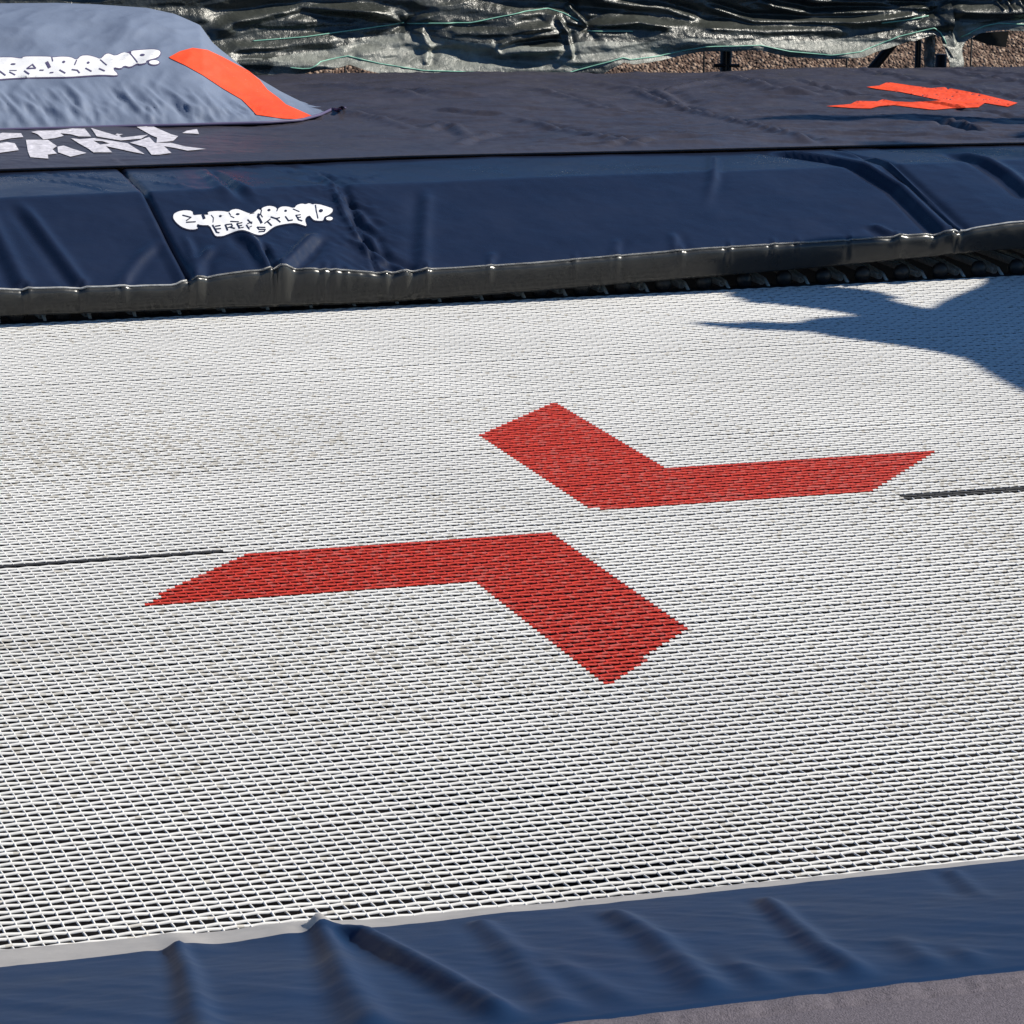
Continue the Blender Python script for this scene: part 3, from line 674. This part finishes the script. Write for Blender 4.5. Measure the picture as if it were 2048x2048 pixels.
for pts, ww in [([(310, 275), (370, 232), (405, 275), (315, 277)], 14), ([(535, 210), (562, 262)], 34), ([(590, 150), (600, 195)], 10), ([(872, 183), (850, 235)], 11), ([(1140, 178), (1215, 240)], 10), ([(1480, 108), (1565, 208)], 11),
        ([(0, 310), (60, 355)], 15), ([(110, 318), (170, 350)], 13), ([(280, 305), (330, 340)], 15), ([(455, 297), (495, 297)], 12), ([(570, 325), (605, 322)], 12), ([(680, 295), (740, 330)], 15), ([(820, 290), (880, 298), (905, 328)], 13), ([(975, 275), (1040, 310)], 13), ([(1130, 280), (1190, 305)], 13), ([(110, 300), (190, 300)], 7)]:
    S_ += stroke(pts, ww)
S_ += [ell((150, 228), 30, 9), ell((725, 203), 17, 13), ell((1003, 212), 16, 12), ell((1620, 125), 28, 12)]
decal('lettering', S_, (0, 90), 5.682, BC, .0027, M_EDGE, cl)
OS = [(90, 180), (200, 120), (330, 85), (480, 105), (640, 180), (900, 320), (1010, 410), (1090, 510), (1200, 590), (1280, 660), (1550, 780), (1380, 810), (1250, 805), (980, 765), (920, 700), (830, 610), (640, 500), (430, 360), (250, 260), (110, 195)]
decal('corner_stripe', [OS], (320, 80), 5.084, BC, .0014, M_ORG, CUO)['label'] = 'orange stripe across the cushion corner'

BM = bvh_of(MTV, MTF)
ML = [[(-50, 140), (20, 118), (185, 122), (205, 155), (100, 165), (0, 185), (-50, 185)], [(-50, 215), (60, 200), (130, 210), (165, 270), (60, 285), (-50, 300)],
      [(275, 110), (330, 100), (480, 98), (640, 80), (745, 82), (800, 150), (690, 150), (620, 130), (530, 122), (560, 145), (480, 165), (380, 175), (330, 130)],
      [(800, 76), (860, 78), (1080, 60), (960, 95), (1130, 95), (1155, 120), (1020, 125), (1070, 160), (1300, 135), (1240, 170), (1060, 185), (940, 165), (850, 150)],
      [(1200, 66), (1340, 60), (1500, 130), (1565, 148), (1520, 190), (1375, 205), (1380, 160), (1330, 140)], [(1600, 120), (1640, 100), (1730, 85), (1748, 128)],
      [(228, 180), (420, 180), (500, 235), (460, 262), (500, 300), (420, 310), (425, 345), (265, 332), (245, 280)],
      [(505, 240), (560, 230), (640, 260), (760, 295), (620, 328), (540, 300), (510, 290)],
      [(620, 165), (700, 175), (830, 165), (1120, 210), (1270, 305), (1160, 285), (930, 235), (985, 290), (820, 290), (780, 260), (700, 215)],
      [(1140, 205), (1220, 185), (1310, 155), (1360, 207), (1500, 207), (1640, 240), (1810, 260), (1650, 275), (1530, 250), (1440, 235), (1505, 295), (1400, 310), (1330, 310), (1280, 245)]]
ML[8] = (ML[8], [(820, 187), (900, 192), (965, 213), (880, 222)])
ML[3] = (ML[3], [(1040, 148), (1010, 131), (1085, 130), (1058, 138)])
for q in ML: decal('letter', [q], (0, 240), 4.391, BM, .0014, M_WORN, MATO)
OM = [(440, 118), (560, 105), (640, 72), (1050, 130), (1170, 120), (1500, 180), (1870, 270), (1780, 305), (1560, 270), (1500, 310), (1250, 320), (1080, 335), (900, 315), (700, 290), (560, 300), (480, 322), (330, 320), (60, 300), (290, 280), (350, 250), (540, 255), (600, 235), (700, 255), (870, 262), (1150, 245), (1000, 215), (760, 165), (560, 140)]
decal('emblem', [OM], (1640, 150), 4.735, BM, .0014, M_ORG, MATO)['label'] = 'orange angular emblem printed on the charcoal mat'

# ------------------------------------------------------------------ fence and the tarps hanging on it
FY = 3.95
def px_x(px): return at_y(px, 60, FY)[0]
FE = empty('fence', (1.8, FY + .10, GZ), 'low black metal site fence with posts, brace and thin wires behind the black tarps', 'fence')
def vpost(name, pxa, pxb, z0, z1, mt, y=FY + .08, n=12):
    xa, xb_ = at_y(pxa, 110, y)[0], at_y(pxb, 110, y)[0]; r = (xb_ - xa) / 2
    return keep(tube(name, [((xa + xb_) / 2, y, z0), ((xa + xb_) / 2, y, z1)], r, mt, None, n), FE)
vpost('post', 1441, 1463, GZ, .52, M_DKST); vpost('post', 1830, 1842, GZ, .52, M_DKST); vpost('post', 1872, 1893, GZ, .125, M_DKST)
a = at_y(1722, 165, FY + .08); b = at_y(1800, 70, FY + .08); d = (b - a)
keep(tube('brace', [a - d * 4, a, b, b + d * 1.6], .0125, M_DKST, None, 10), FE)
for q in (470, 690, 920, 1150, 1408, 1694, 1942, 2170):
    xw = at_y(q, 110, FY + .09)[0]; keep(tube('wire', [(xw, FY + .09, GZ), (xw, FY + .09, .50)], .0024, M_DKST, None, 6), FE)
a = at_y(1428, 131, FY + .07); b = at_y(1478, 131, FY + .07); keep(tube('clamp', [a, b], .0045, M_DKST, None, 8), FE)
keep(tube('rail', [(-1.5, FY + .08, .51), (4.6, FY + .08, .51)], .016, M_DKST, None, 10), FE)
keep(tube('rail', [(-1.5, FY + .08, -.45), (4.6, FY + .08, -.45)], .016, M_DKST, None, 10), FE)
V_ = [at_y(x_, y_, FY + .06) for x_, y_ in [(1945, 78), (1960, 66), (2018, 62), (2012, 95), (1978, 90)]]
V_ = [np.array(v) for v in V_] + [np.array(v) + np.array([0, .006, 0]) for v in V_]
keep(mesh_py('plate', V_, [(0, 1, 2, 3, 4), (9, 8, 7, 6, 5)] + [(i, (i + 1) % 5, 5 + (i + 1) % 5, 5 + i) for i in range(5)], M_DKST), FE)

def tarp(name, label, hem, lines, creases, knots, x0px, x1px, seed, slack=0.02):
    xa, xb_ = px_x(x0px), px_x(x1px)
    hx = np.array([at_y(q[0], q[1], FY)[0] for q in hem]); hz = np.array([at_y(q[0], q[1], FY)[2] for q in hem])
    XS = np.arange(xa, xb_, 0.0028); n = 150; s = np.linspace(0, 1, n)
    Zh = np.interp(XS, hx, hz) + 0.0015 * fbm(XS * 30, 0 * XS, seed, 2)
    X = np.repeat(XS[:, None], n, 1); Z = Zh[:, None] + (0.50 - Zh[:, None]) * s[None, :]
    cr = [([at_y(a_, b_, FY)[[0, 2]] for a_, b_ in pts], w_, am, asy) for pts, w_, am, asy in creases]
    kn = [(at_y(a_, b_, FY)[[0, 2]], am) for (a_, b_), am in knots]
    def yf(X, Z):
        y = -0.055 * fbm(X * 1.3 + Z * 1.2, Z * 15 + X * 1.0, seed + 1, 3, .5) - 0.022 * ridged(X * 1.6 - Z, Z * 11 + X * 1.4, seed + 5, 2, .4)
        y += -0.0065 * ridged(X * 6 + Z * 9, Z * 34 - X * 4, seed + 2, 3, .5)
        y += -0.0018 * ridged(X * 28, Z * 80 + X * 12, seed + 3, 3, .5) * np.clip(.3 + 2.2 * vnoise(X * 3, Z * 9, seed + 6), 0, 1)
        for P, w_, am, asy in cr: y -= crease(X, Z, P, w_, am, asy, .1, .15)
        for P, am in kn:
            dx, dz = X - P[0], Z - P[1]; r = np.hypot(dx, dz * 1.6); th = np.arctan2(dz * 1.6, dx)
            y += 0.03 * np.exp(-r / .03) - am * np.exp(-r / .12) * (2.2 * vnoise(th * 2.3 + 9, 0 * th + r * 6, seed)) * (r / (r + .02))
        return FY - 0.01 + y - 0.40 * np.clip(0.27 - Z, 0, 1)
    Y = yf(X, Z); F = gridfaces(*X.shape)
    o = mesh_np(name, np.stack([X, Y, Z], -1).reshape(-1, 3), F[:, ::-1], [M_TARP, M_TARP2],
                mi=((fbm(X * 2.1, Z * 5, seed + 8, 3) + 0.75 * (1 - sstep(.17, .23, Z)) > 0.38).ravel()[F[:, 0]]).astype(int))
    tag(o, label, 'tarp', 'tarps hung along the fence')
    for pts in lines:
        P = np.array([at_y(a_, b_, FY)[[0, 2]] for a_, b_ in pts]); xs = np.linspace(P[0, 0], P[-1, 0], max(10, int(abs(P[-1, 0] - P[0, 0]) / .004)))
        zs = np.interp(xs, P[:, 0], P[:, 1]); ys = yf(xs, zs) - .0016
        mesh_py_path = [(x_, y_, z_) for x_, y_, z_ in zip(xs, ys, zs)]
        tube('stripe', mesh_py_path, .0016, M_GREEN, o, 5)
hemL = [(200, 150), (430, 150), (560, 150), (600, 136), (680, 122), (715, 133), (740, 139), (825, 142), (925, 146), (962, 156), (1100, 150), (1180, 140), (1200, 128), (1222, 117), (1240, 121), (1300, 114), (1390, 98), (1500, 95), (1560, 110), (1640, 113), (1700, 108), (1740, 96), (1800, 80), (1855, 66), (1868, 72), (1878, 92), (1895, 150), (1900, 150)]
tarp('tarp', 'long crumpled shiny black tarp with green threads hanging behind cushion and mat', hemL,
     [[(496, 78), (600, 70), (700, 58), (806, 44)], [(812, 46), (850, 44), (930, 42), (990, 30), (1040, 20), (1090, 15), (1120, 24), (1145, 38)],
      [(560, 127), (585, 129), (600, 128), (622, 116), (680, 106), (740, 120), (825, 133), (925, 136), (962, 149), (1100, 140), (1222, 108), (1237, 112), (1300, 106), (1390, 88), (1500, 85), (1560, 98), (1640, 105), (1700, 98), (1740, 85), (1780, 70), (1855, 53), (1868, 62), (1876, 84)],
      [(1750, 43), (1800, 38), (1850, 30)], [(1163, 58), (1250, 58)]],
     [([(880, 60), (1000, 62), (1080, 48), (1100, 30)], .010, .014, .8), ([(970, 85), (1020, 72), (1110, 62)], .008, .016, -.8), ([(965, 100), (1050, 95), (1110, 85)], .012, .016, .6),
      ([(1100, 30), (1118, 60), (1118, 115)], .008, .014, .5), ([(1130, 5), (1165, 55)], .008, .02, .8), ([(1165, 52), (1260, 38), (1330, 50)], .008, .016, .8),
      ([(1180, 0), (1330, 18), (1400, 38)], .010, .018, .8), ([(1400, 10), (1500, 40), (1700, 42), (1860, 24)], .008, .020, .9), ([(1500, 0), (1620, 28), (1860, 18)], .009, .020, .9),
      ([(1600, 0), (1750, 6), (1860, 18)], .008, .016, .9), ([(1380, 50), (1520, 58), (1700, 55)], .010, .012, .8),
      ([(400, 60), (560, 30), (800, 20)], .016, .020, .8), ([(440, 40), (600, 12), (760, 20)], .010, .016, -.8), ([(690, 105), (800, 80), (880, 90)], .012, .010, .6), ([(440, 90), (560, 84), (680, 80)], .012, .012, -.8),
      ([(830, 55), (845, 90), (830, 125)], .010, .010, .6)],
     [((808, 46), .016), ((1163, 52), .018), ((1862, 22), .016)], -260, 1893, 61)
hemR = [(1862, 150), (1890, 140), (1900, 125), (1910, 92), (1925, 78), (1945, 66), (1965, 60), (2000, 58), (2048, 60), (2200, 66)]
tarp('tarp', 'short dark tarp at the right end of the fence, right of the film-wrapped post', hemR, [[(1915, 72), (1935, 60), (1958, 50), (1985, 44), (2048, 47), (2120, 52)]],
     [([(1895, 20), (1960, 24), (2060, 22)], .012, .014, -.8), ([(1985, 0), (1995, 18)], .004, .01, .8), ([(2008, 0), (2010, 18)], .004, .01, .8), ([(2030, 0), (2040, 22)], .005, .01, .8), ([(1880, 40), (1900, 90)], .012, .014, .8)],
     [((1875, 22), .012)], 1875, 2250, 91)
# film wrapped round the right post
def film():
    a = at_y(1846, 66, FY + .05); b = at_y(1872, 138, FY + .05); th = np.linspace(0, 2 * math.pi, 40); zs = np.linspace(b[2] - .02, a[2] + .03, 60)
    T, Z = np.meshgrid(th, zs, indexing='ij'); r = .014 * (1 + .5 * vnoise(T * 2.2, Z * 60, 71)) ; cx = (a[0] + b[0]) / 2
    o = mesh_np('plastic_wrap', np.stack([cx + r * np.cos(T), FY + .05 + r * np.sin(T) + .003 * vnoise(T * 4, Z * 140, 72), Z], -1).reshape(-1, 3), gridfaces(*T.shape), M_PLA)
    tag(o, 'crinkled grey plastic film wrapped round the fence post between the two tarps', 'plastic film')
film()

# ------------------------------------------------------------------ the people beyond the right edge whose shadows fall on the bed
M_SKIN = mat('skin', (0.50, 0.30, 0.21), 0.5, 0.4, noise=(40, 0.05))
M_SHIRT = mat('blue_shirt', (0.06, 0.12, 0.30), 0.8, 0.2, noise=(15, 0.15), bump=[(20, 0.006)])
M_SHIRT2 = mat('green_shirt', (0.07, 0.20, 0.12), 0.8, 0.2, noise=(15, 0.15), bump=[(20, 0.006)])
M_TROU = mat('dark_trousers', (0.03, 0.03, 0.04), 0.8, 0.2, noise=(15, 0.15), bump=[(20, 0.006)])
M_HAIR = mat('brown_hair', (0.05, 0.028, 0.015), 0.6, 0.4, noise=(80, 0.3), bump=[(150, 0.004)])
M_SHOE = mat('white_socks', (0.6, 0.6, 0.6), 0.8, 0.2)
def person(J, shirt, label, face, dy=0.0, arm=1.0, dx=0.0):
    """J: joint name -> (x,y,z). One skinned body, coloured by region."""
    J = {k_: (v[0] + dx, v[1] + dy, v[2]) for k_, v in J.items()}
    names = []; co = []; rad = []; ed = []; reg = []
    def add(nm, p, r, par, rg):
        names.append(nm); co.append(Vector(p)); rad.append(r); reg.append(rg)
        if par is not None: ed.append((names.index(par), len(names) - 1))
    V3 = {k_: Vector(v) for k_, v in J.items()}
    pel, che, nek, hed = V3['pelvis'], V3['chest'], V3['neck'], V3['head']
    add('pelvis', pel, .125, None, 1); add('waist', pel.lerp(che, .45), .115, 'pelvis', 0); add('chest', che, .135, 'waist', 0)
    add('neck', nek, .052, 'chest', 2); add('jaw', nek.lerp(hed, .55), .062, 'neck', 2); add('head', hed, .088, 'jaw', 2); add('crown', hed + (hed - nek).normalized() * .075, .065, 'head', 2)
    for s in ('l', 'r'):
        sh, el, wr = V3['sh_' + s], V3['el_' + s], V3['wr_' + s]; hp, kn, an = V3['hip_' + s], V3['kn_' + s], V3['an_' + s]
        add('sh' + s, sh, .060 * arm, 'chest', 0); add('el' + s, el, .042 * arm, 'sh' + s, 0 if arm > 1 else 2); add('wr' + s, wr, .027 * arm, 'el' + s, 0 if arm > 1 else 2)
        d = (wr - el).normalized(); add('pa' + s, wr + d * .05, .030, 'wr' + s, 2); side = d.orthogonal().normalized()
        for f_, (o_, L_) in enumerate(((-.030, .075), (-.010, .088), (.010, .082), (.029, .064))):
            b_ = wr + d * .085 + side * o_ * 1.0; add('f%d%s' % (f_, s), b_, .010 * arm ** .6, 'pa' + s, 2); add('g%d%s' % (f_, s), b_ + d * L_ * .55, .009, 'f%d%s' % (f_, s), 2)
            add('h%d%s' % (f_, s), b_ + d * L_ * .95 + side.cross(d) * .014, .007, 'g%d%s' % (f_, s), 2)
        add('t1' + s, wr + d * .045 - side * .045, .012, 'wr' + s, 2); add('t2' + s, wr + d * .08 - side * .065, .009, 't1' + s, 2)
        add('hp' + s, hp, .098, 'pelvis', 1); add('th' + s, hp.lerp(kn, .5), .085, 'hp' + s, 1); add('kn' + s, kn, .064, 'th' + s, 1); add('ca' + s, kn.lerp(an, .35), .060, 'kn' + s, 1)
        add('an' + s, an, .040, 'ca' + s, 1); toe = V3['toe_' + s]; add('ba' + s, an.lerp(toe, .65), .036, 'an' + s, 3); add('to' + s, toe, .026, 'ba' + s, 3)
    me = bpy.data.meshes.new('person'); me.from_pydata([tuple(c) for c in co], ed, []); o = link(bpy.data.objects.new('person', me))
    md = o.modifiers.new('skin', 'SKIN'); md.use_smooth_shade = True; md.branch_smoothing = .4
    for i, sv in enumerate(me.skin_vertices[0].data): sv.radius = (rad[i], rad[i]); sv.use_root = (i == 0)
    o.modifiers.new('sub', 'SUBSURF').levels = 2
    dg = bpy.context.evaluated_depsgraph_get(); nm = bpy.data.meshes.new_from_object(o.evaluated_get(dg)); o.modifiers.clear(); o.data = nm
    nm.materials.clear()
    for q in (shirt, M_TROU, M_SKIN, M_SHOE): nm.materials.append(q)
    cc = np.array([tuple(c) for c in co])
    for p in nm.polygons:
        k_ = int(np.argmin(np.linalg.norm(cc - np.array(p.center), axis=1) - np.array(rad))); p.material_index = reg[k_]; p.use_smooth = True
    # face and hair as children
    upv = (hed - nek).normalized(); fv = Vector(face); fv = (fv - upv * fv.dot(upv)).normalized(); sv_ = upv.cross(fv)
    def ball(name, c, r, mt, sc=(1, 1, 1), cut=None):
        V = []; F = []; nu, nv = 16, 12
        for j in range(nv + 1):
            ph = math.pi * j / nv
            for i in range(nu):
                th = 2 * math.pi * i / nu; a_ = (math.sin(ph) * math.cos(th) * sc[0], math.sin(ph) * math.sin(th) * sc[1], math.cos(ph) * sc[2])
                if cut and a_[1] > .35 and a_[2] < .45: a_ = (a_[0] * .8, a_[1] * .8, a_[2] * .8)
                V.append(c + (sv_ * a_[0] + fv * a_[1] + upv * a_[2]) * r)
        for j in range(nv):
            for i in range(nu): F.append((j * nu + i, j * nu + (i + 1) % nu, (j + 1) * nu + (i + 1) % nu, (j + 1) * nu + i))
        return mesh_py(name, V, F, mt, o, True)
    ball('hair', hed + upv * .035 - fv * .012, .102, M_HAIR, (.92, 1.0, .95), True)
    for q in (-1, 1):
        ball('eye', hed + fv * .078 + sv_ * .031 * q + upv * .0, .012, M_WHT); ball('ear', hed + sv_ * .088 * q, .026, M_SKIN, (.35, .7, 1))
    ball('nose', hed + fv * .095 - upv * .025, .015, M_SKIN, (.8, 1.2, 1.4)); ball('mouth', hed + fv * .084 - upv * .058, .018, M_RED, (1.2, .35, .3))
    tag(o, label, 'person'); return o
person(dict(pelvis=(2.70, .79, 1.30), chest=(2.71, 1.14, 1.35), neck=(2.63, 1.38, 1.36), head=(2.56, 1.53, 1.36),
            sh_l=(2.71, 1.24, 1.51), el_l=(2.97, 1.12, 1.60), wr_l=(2.80, 1.20, 1.66), sh_r=(2.71, 1.42, 1.18), el_r=(2.78, 1.60, 1.14), wr_r=(2.70, 1.76, 1.08),
            hip_l=(2.70, .76, 1.40), kn_l=(2.75, .36, 1.42), an_l=(2.80, -.04, 1.36), toe_l=(2.72, -.17, 1.34), hip_r=(2.70, .76, 1.21), kn_r=(2.66, .38, 1.14), an_r=(2.82, .02, 1.12), toe_r=(2.74, -.12, 1.10)),
       M_SHIRT, 'person in blue shirt flying flat through the air beside the bed, one arm raised', (-1, .1, -.3), -.42, 2.3)
person(dict(pelvis=(4.15, 2.85, 1.06), chest=(4.15, 2.87, 1.40), neck=(4.14, 2.88, 1.60), head=(4.13, 2.89, 1.73),
            sh_l=(4.14, 3.06, 1.53), el_l=(4.14, 3.16, 1.80), wr_l=(4.12, 3.20, 2.06), sh_r=(4.14, 2.68, 1.53), el_r=(4.10, 2.60, 1.78), wr_r=(4.08, 2.74, 1.98),
            hip_l=(4.16, 2.95, 1.03), kn_l=(4.12, 2.98, .62), an_l=(4.17, 3.00, .24), toe_l=(4.02, 3.02, .20), hip_r=(4.16, 2.75, 1.03), kn_r=(4.12, 2.72, .62), an_r=(4.17, 2.70, .24), toe_r=(4.02, 2.68, .20)),
       M_SHIRT2, 'person in green shirt standing on the mat with both arms raised', (-1, 0, 0), -1.17, 1.5, -.45)
